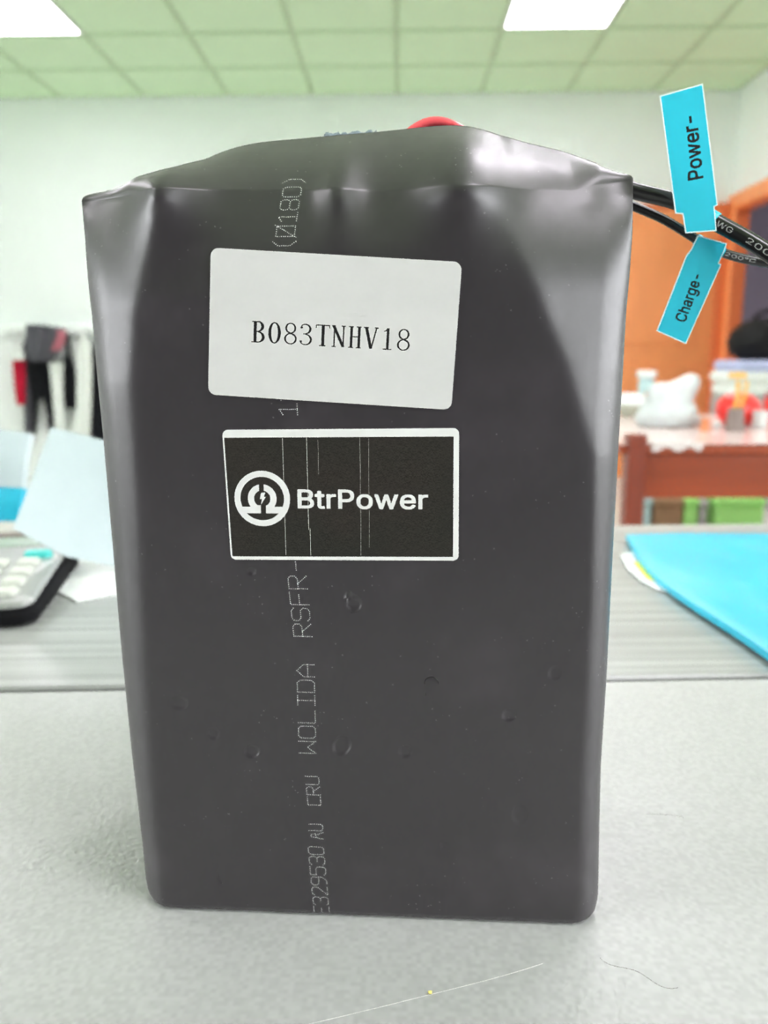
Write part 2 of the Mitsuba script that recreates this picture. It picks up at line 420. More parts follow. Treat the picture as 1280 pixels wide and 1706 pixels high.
# marks on the front desk
arc = [on_z(*q, DESK) for q in ((470, 1716), (600, 1686), (717, 1657), (830, 1628), (905, 1605))]
m, _, _ = tube(np.array(arc) - [0, 0, .00004], .00010, 6, 40)
add('scratch', m, 'm_scratch', d1, label='long thin pale scratch curving across the desk')
c0 = on_z(717, 1655, DESK)
cr = trimesh.creation.icosphere(2, .0005)
cr.vertices *= (1 + .35 * (meshkit.noise(cr.vertices * 3000)[:, None] - .5)) * [1.2, 1, .8]
cr.apply_translation(c0 + [0, 0, .0004])
add('crumb', cr, 'm_speck', label='tiny yellow crumb on the pale scratch in front of the pack', cat='crumb')
for pts, lab in ((((1000, 1596), (1030, 1611), (1060, 1618), (1095, 1640), (1130, 1646)), 'fine curled dark hair lying on the desk right of the scratch'),
                 (((1078, 1356), (1098, 1357), (1120, 1358), (1140, 1362)), 'short straight dark hair lying on the desk right of the pack')):
    m, _, _ = tube([on_z(*q, DESK) + [0, 0, .00008] for q in pts], .00004, 5, 30)
    add('hair', m, 'm_hair', label=lab, cat='hair')

# ------------------------------------------------------------------ battery pack
BO = np.array([-0.08040, 0.22088, DESK])
BE = np.array([0.99894, -0.04603, 0.0]); BN = np.array([0.04603, 0.99894, 0.0]); BZ = np.array([0, 0, 1.0])
DP = 0.080


def bw(u, v, z):
    u, v, z = np.broadcast_arrays(u, v, z)
    return BO + u[..., None] * BE + v[..., None] * BN + z[..., None] * BZ


HZ = [0, .006, .03, .05, .08, .095, .115, .148, .184, .205, .216]


def uL(z):
    return np.interp(z, HZ, [-.0022, -.0030, -.0038, -.0048, -.00571, -.00597, -.00623, -.00676, -.00781, -.00958, -.01116])


def uR(z):
    return np.interp(z, HZ, [.1420, .1428, .1421, .1416, .14195, .14194, .14192, .14212, .14288, .14414, .14441])


def sp(x, w):
    return w * np.logaddexp(0, x / w)


SIL = np.array([(-.0112, 0, .2192), (-.0097, .001, .2197), (-.0068, .003, .2203), (.0002, .008, .2216), (.0113, .017, .22365), (.0162, .0234, .22618), (.0232, .031, .23129), (.0321, .032, .23369),
    (.0393, .032, .23455), (.0537, .032, .23507), (.059, .032, .23577), (.0715, .032, .23619), (.0838, .032, .23721), (.0925, .032, .23798), (.0978, .032, .2384), (.103, .032, .23722), (.1082, .032, .23504),
    (.1126, .031, .23268), (.1196, .031, .2314), (.1275, .030, .2300), (.1330, .028, .2287), (.1375, .025, .2268), (.1405, .020, .2248), (.1425, .0165, .2230), (.1450, .0130, .2210)])
from scipy.interpolate import PchipInterpolator
sil_v, sil_z = PchipInterpolator(SIL[:, 0], SIL[:, 1]), PchipInterpolator(SIL[:, 0], SIL[:, 2])
DENTS = [(.0677, .1023, .0021, .0022, 1, 0), (.0362, .0555, .0022, .0020, 1, 0), (.0635, .0582, .0026, .0030, 1.2, .5), (.0825, .0568, .0020, .0018, .9, 0),
         (.1126, .0692, .0018, .0018, .8, 0), (.0246, .0608, .0018, .0018, .6, 0), (.0146, .0705, .0026, .0020, .6, 0), (.1253, .0823, .0017, .0020, .5, 0), (.0382, .1114, .0010, .0010, .7, 0),
         (.0941, .0264, .0010, .0011, .7, 0), (.1166, .0374, .0022, .0030, .6, 0), (.0660, .1046, .0011, .0011, 1.2, 0)]


def zcrease(u):
    return np.interp(u, [-.012, 0, .0167, .0345, .0644, .097, .128, .135, .146], [.2160, .2160, .2157, .2164, .2155, .2150, .2158, .2180, .2195])


def voff(u, z):
    """how far the film of the front face lies behind the front plane"""
    ub = np.interp(z, [0, .03, .09, .165, .185, .2, .215], [.0055, .0050, .0050, .0062, .0085, .0125, .0165])
    v = .42 * sp(ub - u, .0011)
    ubr = np.interp(z, [0, .08, .11, .145, .168, .200, .215], [.1385, .1375, .1365, .1335, .126, .112, .105])
    v = v + .30 * sp(u - ubr, .0011)
    amp = .50 * (1 - np.exp(-((u - .0167) / .011) ** 2)) * (1 - np.exp(-((u - .097) / .012) ** 2)) * (1 - .5 * np.exp(-((u - .0644) / .006) ** 2))
    zz = np.clip(z - .188, 0, None)
    v = v + amp * zz ** 2 / (2 * .0275)
    for pu, pz, a, w in ((.0167, .2135, .0010, .0040), (.097, .2130, .0009, .0080), (.0644, .2135, .0005, .0045), (.132, .2140, .0004, .004)):
        v = v - a * np.exp(-((u - pu) / w) ** 2 - ((z - pz) / .0035) ** 2)
    # hollow beside the top left corner, low ridge below it
    v = v + .0007 * np.exp(-((u - .022) / .012) ** 2 - ((z - .200) / .009) ** 2) - .0004 * np.exp(-((u - .020) / .014) ** 2 - ((z - .1865) / .004) ** 2)
    q = np.stack([u, z, u * 0], -1)
    calm = 1 - np.exp(-(((u - .064) / .042) ** 6)) * np.exp(-(((z - .157) / .055) ** 6))
    v = v + .0010 * (meshkit.fbm(q * [34, 22, 1] + 5, 3, 3) - .5) * calm * np.clip(z / .02, 0, 1)
    v = v + .00035 * np.exp(-((z - .018 - .006 * np.sin(u * 45)) / .004) ** 2)
    for du, dz, ru, rz, a, lean in DENTS:
        rr = np.sqrt(((u - du - lean * .25 * (z - dz)) / ru) ** 2 + ((z - dz) / rz) ** 2)
        v = v + .00040 * a * (1 - 1 / (1 + np.exp(-(rr - 1) / .13))) - .00014 * a * np.exp(-((rr - 1.12) / .14) ** 2)
    return v


RC = .0085
nf, nc, ns, nb = 300, 26, 40, 80
loop = []                                             # (side, parameter, outward normal) counter-clockwise from above
for k in range(nf):
    loop.append(('f', k / nf, 0))
for k in range(nc):
    loop.append(('c', 0, -PI / 2 + PI / 2 * k / nc))
for k in range(ns):
    loop.append(('r', k / ns, 0))
for k in range(nc):
    loop.append(('c', 1, PI / 2 * k / nc))
for k in range(nb):
    loop.append(('b', k / nb, 0))
for k in range(nc):
    loop.append(('c', 2, PI / 2 + PI / 2 * k / nc))
for k in range(ns):
    loop.append(('l', k / ns, 0))
for k in range(nc):
    loop.append(('c', 3, PI + PI / 2 * k / nc))
loop_kind = np.array([q[0] for q in loop]); loop_par = np.array([q[1] for q in loop], float); loop_ang = np.array([q[2] for q in loop], float)


def ringpts(z, inset):
    """(u, v) of the loop at heights z (one per loop point)"""
    a, b, r = uL(z) + inset, uR(z) - inset, RC - inset * .5
    v0, v1 = inset + 0 * z, DP - inset + 0 * z
    u, v = np.zeros_like(z), np.zeros_like(z)
    k = loop_kind; t = loop_par
    s = k == 'f'; u[s] = (a + r + (b - a - 2 * r) * t)[s]; v[s] = v0[s]
    s = k == 'r'; u[s] = b[s]; v[s] = (v0 + r + (v1 - v0 - 2 * r) * t)[s]
    s = k == 'b'; u[s] = (b - r - (b - a - 2 * r) * t)[s]; v[s] = v1[s]
    s = k == 'l'; u[s] = a[s]; v[s] = (v1 - r - (v1 - v0 - 2 * r) * t)[s]
    cu = {0: b - r, 1: b - r, 2: a + r, 3: a + r}; cv = {0: v0 + r, 1: v1 - r, 2: v1 - r, 3: v0 + r}
    for c in range(4):
        s = (k == 'c') & (t == c)
        u[s] = (cu[c] + r * np.cos(loop_ang))[s]; v[s] = (cv[c] + r * np.sin(loop_ang))[s]
    return u, v


rows = []
NL = len(loop)
one = np.ones(NL)
uc0, vc0 = ringpts(one * .2155, 0)
zc = zcrease(uc0)
RB = .0028
zs = np.r_[RB * (1 - np.cos(np.linspace(0, PI / 2, 8))), np.linspace(RB, .2155, 440)[1:]]
for z in zs:
    inset = 0.0 if z >= RB else RB - math.sqrt(max(0, RB ** 2 - (RB - z) ** 2))
    zz = one * z / .2155 * zc if z > .1 else one * z
    if z > .1:
        zz = one * z + (zc - .2155) * ((z - .1) / .1155)
    u, v = ringpts(zz, inset)
    w = np.clip(1 - v / .022, 0, 1) ** 1.5
    rows.append((u, v + w * voff(u, zz), zz))
uc, vc, zcc = rows[-1]
# folded-in top: from the crease to the lip
fu = np.clip(uc, SIL[0, 0], SIL[-1, 0])
back = np.clip((vc - DP * .42) / (DP * .16), 0, 1); back = back * back * (3 - 2 * back)
lv = sil_v(fu)
nu = np.select([loop_kind == 'c', loop_kind == 'r', loop_kind == 'l'], [-np.cos(loop_ang), -1.0, 1.0], 0.0)
nv_ = np.select([loop_kind == 'c', loop_kind == 'f', loop_kind == 'b'], [-np.sin(loop_ang), 1.0, -1.0], 0.0)
LIP = .0042
want = np.where(vc < DP / 2, lv - vc, lv - (DP - vc))
ins = np.where(np.isin(loop_kind, ['f', 'b']), LIP + sp(want - LIP, .0012), LIP)
from scipy.ndimage import gaussian_filter1d
ins = np.minimum(ins, .034)
lu, lv_all = uc + nu * ins, vc + nv_ * ins
i_r, i_b, i_l = nf + nc, nf + nc + ns + nc, nf + nc + ns + nc + nb + nc
for sA, sB, fa, fb in ((i_r, i_r + ns, nf - 1, i_b), (i_l, i_l + ns, i_b + nb - 1, 0)):
    va, vb = lv_all[fa], lv_all[fb]
    t_ = np.linspace(0, 1, ns)
    lv_all[sA:sB] = va + (vb - va) * (.12 + .76 * t_)
    for lo, hi, pa, pb in ((fa, sA, fa, sA), (sB - 1, fb if fb else NL, sB - 1, fb)):
        t2 = (np.arange(lo + 1, hi) - lo) / (hi - lo)
        A_, B_ = np.array([lu[pa], lv_all[pa]]), np.array([lu[pb], lv_all[pb]])
        M_ = np.array([lu[sA], lv_all[pa] if pa == fa else lv_all[pb]])
        q_ = (1 - t2)[:, None] ** 2 * A_ + 2 * (t2 * (1 - t2))[:, None] * M_ + t2[:, None] ** 2 * B_
        lu[lo + 1:hi], lv_all[lo + 1:hi] = q_[:, 0], q_[:, 1]
lz = sil_z(fu) - .0035 * back
flat = np.clip(1 - (ins - LIP - .0004) / .006, 0, 1); flat = flat * flat * (3 - 2 * flat)
flat_r = flat
flat = gaussian_filter1d(flat, 8, mode='wrap')
lz = gaussian_filter1d(lz + (zcc + .0030 - lz) * flat_r, 14, mode='wrap')
ki, kz = .33 - .30 * flat, .52 + .40 * flat
pm_u, pm_v, pm_z = uc + ki * (lu - uc), vc + ki * (lv_all - vc), zcc + kz * (lz - zcc)
q = np.stack([uc, vc, zcc], -1)
for t in np.linspace(0, 1, 46)[1:]:
    u = (1 - t) ** 2 * uc + 2 * t * (1 - t) * pm_u + t * t * lu
    v = (1 - t) ** 2 * vc + 2 * t * (1 - t) * pm_v + t * t * lv_all
    z = (1 - t) ** 2 * zcc + 2 * t * (1 - t) * pm_z + t * t * lz
    bump = t * (1 - t) * 4
    rip = meshkit.fbm(np.stack([u * 60, v * 60, z * 0], -1) + 2, 3, 9) - .5
    z = z + bump * .0008 * rip
    v = v - bump * .0020 * np.exp(-((u - .0167) / .007) ** 2) * (vc < DP / 2) - bump * .0016 * np.exp(-((u - .094) / .010) ** 2) * (vc < DP / 2)
    rows.append((u, v, z))
for k, (dv, dz) in enumerate(((.0003, .00025), (.0006, .0001), (.0008, -.0006), (.0008, -.006))):
    rows.append((lu + nu * dv, lv_all + nv_ * dv, lz + dz))
P = np.stack([bw(*r) for r in rows])
film = grid_mesh(P, True)
nv = len(film.vertices)
cen = bw(np.array(.07), np.array(.04), np.array(0.0))
film = trimesh.Trimesh(np.vstack([film.vertices, cen]), np.vstack([film.faces, [(nv, (j + 1) % NL, j) for j in range(NL)]]), process=False)
U_, V_, Z_ = (np.stack([r[k][:nf] for r in rows[:len(zs) + 45]]) for k in range(3))
ucol = U_[len(zs) // 2]


def film_v(u, z):
    """depth of the film's front at (u, z)"""
    u, z = np.atleast_1d(u), np.atleast_1d(z)
    j = np.clip(np.searchsorted(ucol, u), 0, nf - 1)
    return np.array([np.interp(b, Z_[:, a], V_[:, a]) for a, b in zip(j, z)])


pack = thing('battery_pack', 'large black shrink-wrapped battery pack standing upright on the light grey desk', 'battery pack')
add('film_wrap', film, 'm_film', pack, True, label='matt black heat-shrink film')
inner = cbox((.085, .014, .006), (.070, .040, .2265), .002)
add('top_board', placed(inner, BO, BE, BN, BZ), 'm_film_inner', pack)


def uz_mesh(poly, lift, thick):
    """polygon in (u, z) as a thin plate lying lift in front of the front plane"""
    m = extrude(poly, thick)
    return m, lift


def on_front(poly, lift, thick, v0=0.0):
    m = extrude(poly, thick)
    return placed(m, BO - BN * (lift - v0), BE, BZ, -BN)


def rrect(w, h, r):
    return sbox(-w / 2 + r, -h / 2 + r, w / 2 - r, h / 2 - r).buffer(r, quad_segs=8)


FL = -.00005 - float(np.min(film_v(np.linspace(.028, .098, 40).repeat(40), np.tile(np.linspace(.115, .2005, 40), 40))))
# upper label, a quadrilateral turned slightly clockwise
L1 = np.array([(.0308, .2005), (.0973, .1960), (.0949, .1576), (.0282, .1619)])
lp = Polygon(L1).buffer(-.0022).buffer(.0022, quad_segs=8)
lab1 = add('sticker', on_front(lp, FL + .00005, .0005), 'm_paper', pack, label='white sticker printed B083TNHV18')


def bez(pts, n=14):
    p = np.array(pts, float); t = np.linspace(0, 1, n)[:, None]
    if len(p) == 3:
        return (1 - t) ** 2 * p[0] + 2 * t * (1 - t) * p[1] + t * t * p[2]
    return (1 - t) ** 3 * p[0] + 3 * t * (1 - t) ** 2 * p[1] + 3 * t * t * (1 - t) * p[2] + t ** 3 * p[3]


def ell(cx, cy, rx, ry, a0, a1, n=30):
    a = np.radians(np.linspace(a0, a1, n))
    return np.stack([cx + rx * np.cos(a), cy + ry * np.sin(a)], -1)


def oval(cx, cy, rx, ry, thick, thin):
    o = Polygon(ell(cx, cy, rx, ry, 0, 360, 48)); i = Polygon(ell(cx, cy, rx - thick, ry - thin, 0, 360, 48))
    return o.difference(i)


TH, TN = .10, .045


def line(pts, w):
    return LineString(pts).buffer(w / 2, cap_style='flat')


def bowl(cx, cy, rx, ry):        # right half of an oval, heavy on its side
    return oval(cx, cy, rx, ry, TH, TN).intersection(sbox(cx, cy - ry - 1, cx + 1, cy + ry + 1))


def serif(x, y, w=.14):
    return sbox(x - w / 2, y - TN / 2, x + w / 2, y + TN / 2)


GL = {
    'B': [sbox(.09, 0, .09 + TH, 1), sbox(.02, 0, .26, TN), sbox(.02, 1 - TN, .26, 1), sbox(.09, .5, .26, .5 + TN), bowl(.24, .765, .21, .25), bowl(.24, .265, .24, .265)],
    '0': [oval(.26, .5, .22, .5, TH, TN)],
    '8': [oval(.26, .76, .19, .25, .06, TN), oval(.26, .265, .22, .265, .06, TN), line([(.12, .62), (.40, .42)], .05)],
    '3': [oval(.22, .76, .20, .24, .07, TN).intersection(Polygon([(.22, .9), (.02, 1.1), (1, 1.1), (1, .4), (.22, .4)])), oval(.22, .265, .23, .265, .07, TN).intersection(Polygon([(.22, .1), (-.1, -.1), (1, -.1), (1, .6), (.22, .6)])),
          sbox(.14, .51, .24, .51 + TN), Point(.08, .82).buffer(.045), Point(.06, .17).buffer(.045), line(ell(.20, .80, .14, .18, 90, 165), .035), line(ell(.20, .22, .16, .20, 195, 270), .035)],
    'T': [sbox(.22, 0, .22 + TH, 1), sbox(.02, 1 - TN, .50, 1), sbox(.15, 0, .37, TN), line([(.03, .99), (.02, .84)], .03), line([(.49, .99), (.50, .84)], .03)],
    'N': [sbox(.08, 0, .08 + TN, 1), sbox(.40, 0, .40 + TN, 1), line([(.07, .99), (.42, .02)], TH), serif(.08, .985, .12), serif(.095, .015), serif(.415, .985)],
    'H': [sbox(.09, 0, .09 + TH * .85, 1), sbox(.36, 0, .36 + TH * .85, 1), sbox(.1, .5, .4, .5 + TN), serif(.12, .015, .17), serif(.12, .985, .17), serif(.39, .015, .17), serif(.39, .985, .17)],
    'V': [line([(.08, .99), (.26, .01)], TH), line([(.44, .99), (.27, .01)], TN), serif(.08, .985, .17), serif(.44, .985, .14)],
    '1': [sbox(.23, 0, .23 + TH * .85, 1), sbox(.11, 0, .42, TN), line([(.13, .86), (.19, .87), (.26, .98)], .04)],
}
tx = []
for k, ch in enumerate('B083TNHV18'):
    tx.append(affinity.translate(unary_union([g for g in GL[ch]]), k * .565, 0))
txt = unary_union(tx)
o1, e1 = np.array([.0407, .1759]), np.array([.0836 - .0407, .1733 - .1759])
s1 = np.linalg.norm(e1) / (9 * .565 + .49); e1 = e1 / np.linalg.norm(e1); HH = .0056
txt = affinity.affine_transform(txt, [s1 * e1[0], -e1[1] * HH, s1 * e1[1], e1[0] * HH, o1[0], o1[1]])
add('lettering', on_front(txt, FL + .00052, .00006), 'm_ink', lab1, label='black serif characters B083TNHV18')

# lower label with black print
lp2 = Polygon([(.0316, .1522), (.0971, .1527), (.0974, .1155), (.0325, .1151)]).buffer(-.0016).buffer(.0016, quad_segs=8)
lab2 = add('sticker', on_front(lp2, FL + .00005, .0003), 'm_white_ink', pack, label='white-edged black sticker with a round logo')
pr = Polygon([(.0321, .1500), (.0956, .1504), (.0958, .1166), (.0330, .1161)])
add('black_print', on_front(pr, FL + .00032, .00004), 'm_print', lab2)
K = 67.0 / 393 / 1000                                    # metres per photograph pixel on the label


def crop_pt(x, y):                                       # position on the label measured from the logo's centre
    return (x - 251) * K / 2.909 * .985, -(y - 407) * K / 2.909 * .985


def cp(*pts):
    return Polygon([crop_pt(*p) for p in pts])


R_ = K / 2.909 * .985
ring = Point(0, 0).buffer(137 * R_, quad_segs=24).difference(Point(0, 0).buffer(107 * R_, quad_segs=24))
om = Point(0, 0).buffer(71 * R_, quad_segs=20).difference(Point(0, 0).buffer(40 * R_, quad_segs=20))
om = om.difference(cp((237, 300), (260, 300), (260, 380), (237, 380))).difference(cp((232, 435), (270, 435), (270, 520), (232, 520)))
feet = cp((120, 447), (215, 447), (243, 440), (243, 480), (150, 480)).union(cp((382, 447), (290, 447), (268, 440), (268, 480), (352, 480))).intersection(Point(0, 0).buffer(120 * R_))
legs = cp((205, 440), (243, 440), (243, 480), (205, 480)).union(cp((268, 440), (300, 440), (300, 480), (268, 480)))
bolt = cp((247, 377), (268, 377), (259, 398), (270, 398), (244, 437), (250, 409), (239, 409))
logo = unary_union([ring, om.difference(sbox(-1, -1, 1, crop_pt(0, 478)[1])), feet, legs, bolt])
logo = affinity.translate(logo, .0422, .1329)
add('logo', on_front(logo, FL + .00036, .00005), 'm_white_ink', lab2, label='white ring logo with an omega and a lightning bolt')


def fit_text(text, length, height, bold=True):
    """lettering in the xy plane, scaled to the given length and capital height"""
    m = meshkit.text_mesh(text, 1.0, .05, bold)
    m.apply_translation([-m.bounds[0][0], 0, 0])
    m.apply_scale([length / m.extents[0], height, 1])
    return m


m = fit_text('BtrPower', .0366, .0052)
m.vertices[:, 2] *= .00005 / .05
add('lettering', placed(m, BO + BE * .0522 + BZ * .1303 - BN * (FL + .00036), BE, BZ, -BN), 'm_white_ink', lab2, True and 0 or False, label='bold white word BtrPower')
st = [sbox(u, a, u + w, b) for u, w, a, b in ((.0484, .00012, .1166, .1500), (.0551, .00014, .1240, .1500), (.0555, .00014, .1166, .1245), (.0699, .00006, .1166, .1500), (.0723, .00005, .1190, .1500), (.0583, .00005, .14, .1495))]
for g in st:
    add('streak', on_front(g, FL + .00034, .00004), 'm_streak', lab2)

# dotted lettering running up the film
DOT = {
    'E': [[(5, 0), (0, 0), (0, 8), (5, 8)], [(0, 4), (4, 4)]], '3': [[(0, 7), (1, 8), (4, 8), (5, 7), (5, 5), (4, 4), (2, 4)], [(4, 4), (5, 3), (5, 1), (4, 0), (1, 0), (0, 1)]],
    '2': [[(0, 7), (1, 8), (4, 8), (5, 7), (5, 5), (0, 0), (5, 0)]], '9': [[(5, 4), (1, 4), (0, 5), (0, 7), (1, 8), (4, 8), (5, 7), (5, 2), (3, 0), (1, 0)]],
    '5': [[(5, 8), (0, 8), (0, 5), (4, 5), (5, 4), (5, 1), (4, 0), (1, 0), (0, 1)]], '0': [[(1, 0), (0, 1), (0, 7), (1, 8), (4, 8), (5, 7), (5, 1), (4, 0), (1, 0)]],
    'O': [[(1, 0), (0, 1), (0, 7), (1, 8), (4, 8), (5, 7), (5, 1), (4, 0), (1, 0)]], 'C': [[(5, 8), (0, 8), (0, 0), (5, 0)]],
    'R': [[(0, 0), (0, 8), (4, 8), (5, 7), (5, 5), (4, 4), (0, 4)], [(2, 4), (5, 0)]], 'U': [[(0, 8), (0, 1), (1, 0), (4, 0), (5, 1), (5, 8)]],
    'W': [[(0, 8), (0, 0), (2.5, 4), (5, 0), (5, 8)]], 'L': [[(0, 8), (0, 0), (5, 0)]], 'I': [[(1, 8), (5, 8)], [(3, 8), (3, 0)], [(1, 0), (5, 0)]],
    'D': [[(0, 0), (0, 8), (4, 8), (5, 6.5), (5, 1.5), (4, 0), (0, 0)]], 'A': [[(0, 0), (0, 5), (2.5, 8), (5, 5), (5, 0)], [(0, 3), (5, 3)]],
    'S': [[(0, 1), (1, 0), (4, 0), (5, 1), (5, 3), (4, 4), (1, 4), (0, 5), (0, 7), (1, 8), (4, 8), (5, 7)]], 'F': [[(0, 0), (0, 8), (5, 8)], [(0, 4), (4, 4)]], '-': [[(1, 4), (5, 4)]],
    '1': [[(1, 6.5), (3, 8), (3, 0)], [(1, 0), (5, 0)]], '8': [[(1, 4), (0, 3), (0, 1), (1, 0), (4, 0), (5, 1), (5, 3), (4, 4), (1, 4), (0, 5), (0, 7), (1, 8), (4, 8), (5, 7), (5, 5), (4, 4)]],
    '(': [[(4, 9), (2, 6.5), (2, 1.5), (4, -1)]], ')': [[(1, 9), (3, 6.5), (3, 1.5), (1, -1)]], 'Ø': [[(0, 0), (0, 8), (5, 8), (5, 0), (0, 0)], [(-.5, -.8), (5.5, 8.8)]],
    '~': [[(0, 0), (1, 4), (1.5, 7), (3.5, 7), (4, 4.5), (1.5, 4)], [(3, 4), (5, 0)]],
}


def baseline(z):
    return np.interp(z, [0, .0242, .0327, .0486, .0555, .084, .0923, .1148, .16, .2007, .2207], [.0588, .0573, .0572, .0563, .0557, .0557, .0553, .0537, .0527, .0525, .0548])


def dotted(text, z0, adv, height, pitch=.00058):
    pts = []
    for k, ch in enumerate(text):
        for pl in DOT.get(ch, []):
            p = np.array(pl, float) * [adv * .78 / 5, height / 8] + [k * adv, 0]
            ls = LineString(p)
            n = max(1, round(ls.length / pitch))
            pts += [ls.interpolate(i / n, normalized=True).coords[0] for i in range(n + 1)]
    pts = np.array(pts)
    z = z0 + pts[:, 0]; u = baseline(z) - pts[:, 1]
    v = film_v(u, z)
    e = .0004
    nz = (film_v(u, z + e) - film_v(u, z - e)) / (2 * e)
    out = []
    a = np.arange(6) * PI / 3
    r = .00015
    for uu, vv, zz, sl in zip(u, v, z, nz):
        ring_u, ring_z = uu + r * np.cos(a), r * np.sin(a)
        c = 1 / math.sqrt(1 + sl * sl)
        top = bw(np.r_[ring_u, uu], np.r_[vv + ring_z * sl * c, vv] - .00014 * c, np.r_[zz + ring_z * c, zz] + .00014 * sl * c)
        f = [(6, i, (i + 1) % 6) for i in range(6)]
        out.append(trimesh.Trimesh(top, f, process=False))
    return trimesh.util.concatenate(out)


for text, z0, adv, h in (('E329530', .0010, .00345, .0048), ('~U', .0272, .0028, .0042), ('CRU', .0386, .0034, .0040), ('WOLIDA', .0556, .00485, .0051), ('RSFR-', .0923, .00478, .0053), ('12', .1556, .0047, .0050), ('(Ø180)', .1998, .00355, .0050)):
    add('dotted_lettering', dotted(text, z0, adv, h), 'm_dot_ink', pack)

# water drops on the film
def drop(u, z, ru, rz, hgt, tail):
    m = trimesh.creation.icosphere(4, 1.0)
    v = m.vertices.copy()
    low = np.clip(-v[:, 1], 0, 1); up = np.clip(v[:, 1], 0, 1)
    x = v[:, 0] * ru * (1 - .0 * low); y = v[:, 1] * rz
    if tail > 0:
        y = y + up ** 4 * tail * rz; x = x * (1 - .75 * up ** 1.5)
    if tail < 0:
        y = y + low ** 4 * tail * rz; x = x * (1 - .78 * low ** 1.5) - low ** 2 * .8 * ru
    m.vertices = np.stack([x, y, np.maximum(v[:, 2], -.3) * hgt], -1)
    vv = float(film_v(u, z)[0])
    return placed(m, BO + BE * u + BZ * z + BN * vv, BE, BZ, -BN)


add('water_drop', drop(.0240, .0104, .0011, .0014, .0006, 2.2), 'm_water', pack, True)
add('water_drop', drop(.0900, .0785, .0021, .0021, .0005, -.8), 'm_water', pack, True)

# red wires and the fuzzy pad in the opening
for k in range(4):
    a0 = np.array([.0775 + .0012 * k, .0385 + .0032 * k, .2330]); b0 = np.array([.1000 + .0004 * k, .0390 + .0032 * k, .2365])
    top = np.array([.0892 + .0006 * k, .0395 + .0032 * k, .2409 + .0007 * k])
    pts = [a0, (a0 + top) / 2 + [0, 0, .0016], top, (b0 + top) / 2 + [0, 0, .0012], b0]
    m, _, _ = tube([bw(*np.array(p)[:, None])[0] for p in pts], .0015, 14, 40)
    add('red_wire', m, 'm_red_wire', pack, True, label='red silicone wire looped over the opening')
pad = cbox((.0165, .012, .0022), (.0645, .0445, .2373), .0006)
pad = dense(pad, .0008)
pad.vertices += (meshkit.noise(pad.vertices * 1500)[:, None] - .5) * [.0004, .0004, .0022] * (pad.vertices[:, 2:] > .2376)
add('fuzzy_pad', placed(pad, BO, BE, BN, BZ), 'm_velcro', pack, label='blue-grey fuzzy fastener pad on the top')

# cables with flag tags
CY = .292


def cable(pix, r):
    return tube([at_y(x, y, d) for x, y, d in pix], r, 20, 160)


mk, cs1, l1 = cable([(960, 300, .285), (1010, 303, .285), (1057, 318, .284), (1130, 337, .282), (1195, 371, .278), (1240, 396, .274), (1290, 428, .270), (1360, 480, .268), (1440, 560, .268)], .0027)
c1 = add('cable', mk, 'm_cable', pack, True, label='thicker black cable carrying the tag printed Power-')
mk, cs2, l2 = cable([(960, 318, .292), (1010, 325, .291), (1057, 344, .290), (1105, 365, .288), (1150, 392, .286), (1200, 419, .285), (1290, 440, .284), (1370, 455, .283), (1460, 500, .283)], .00155)
c2 = add('cable', mk, 'm_cable', pack, True, label='thinner black cable carrying the tag printed Charge-')


def cable_text(cs, L, r, px_start, text, height, length, key):
    # find the cable station whose image lies at the start pixel, lay the letters along the side facing the camera
    ss = np.linspace(0, L, 800); pp = cs(ss)
    d = pp - CAM
    img = 640 + F_PX * (d @ RGT) / (d @ FWD)
    s0 = ss[np.argmin(abs(img - px_start))]
    m = fit_text(text, length, height, False)
    m = dense(m, height * .6) if False else m
    v = m.vertices
    s = s0 + v[:, 0]
    c = cs(s); t = cs(s, 1); t /= np.linalg.norm(t, axis=1)[:, None]
    cam = CAM - c; cam -= t * (cam * t).sum(1)[:, None]; cam /= np.linalg.norm(cam, axis=1)[:, None]
    side = np.cross(cam, t)
    ang = (v[:, 1] - height * .5) / r
    nrm = cam * np.cos(ang)[:, None] + side * np.sin(ang)[:, None]
    m.vertices = c + nrm * (r + .00002 + v[:, 2:] * .0012)
    add('lettering', m, 'm_cable_ink', key)


cable_text(cs1, l1, .0027, 1197, 'WG', .0017, .0058, c1)
cable_text(cs1, l1, .0027, 1247, '200', .0017, .0085, c1)
cable_text(cs2, l2, .00155, 1207, '200°C', .0011, .0105, c2)


def tag(pix, y, text, t0, t1, th, key_label, wrap):
    t = add('cable_tag', tagplate(pix, y, 0, .00025, 1.0), 'm_tag_edge', pack, label=key_label)
    add('coloured_face', tagplate(pix, y, .00026, .00004, -.00038), 'm_tag', t)
    a, b = at_y(*t0, y), at_y(*t1, y)
    ex = (b - a)[[0, 2]]; L = np.linalg.norm(ex); ex /= L
    m = fit_text(text, L, th, True)
    m.vertices[:, 2] *= .00005 / .05
    ex3 = np.array([ex[0], 0, ex[1]]); ey3 = np.array([-ex[1], 0, ex[0]])
    add('lettering', placed(m, a - [0, .00031, 0], ex3, ey3, np.array([0, -1.0, 0])), 'm_ink', t, label=f'black word {text}')
    cs, L, r, px = wrap
    ss = np.linspace(0, L, 800); d = cs(ss) - CAM
    img = 640 + F_PX * (d @ RGT) / (d @ FWD)
    sa, sb = (ss[np.argmin(abs(img - q))] for q in px)
    band, _, _ = tube(cs(np.linspace(sa, sb, 6)), r + .0003, 20, 12)
    add('wrapped_end', band, 'm_tag', t, True)


def tagplate(pix, y, lift, thick, grow):
    p = Polygon([(at_y(a, b, y)[0], at_y(a, b, y)[2]) for a, b in pix])
    if grow < 0:
        p = p.buffer(grow, join_style='mitre')
    p = p.buffer(-.0002).buffer(.0002)
    return placed(extrude(p, thick), np.array([0, y - lift, 0]), np.array([1.0, 0, 0]), np.array([0, 0, 1.0]), np.array([0, -1.0, 0]))


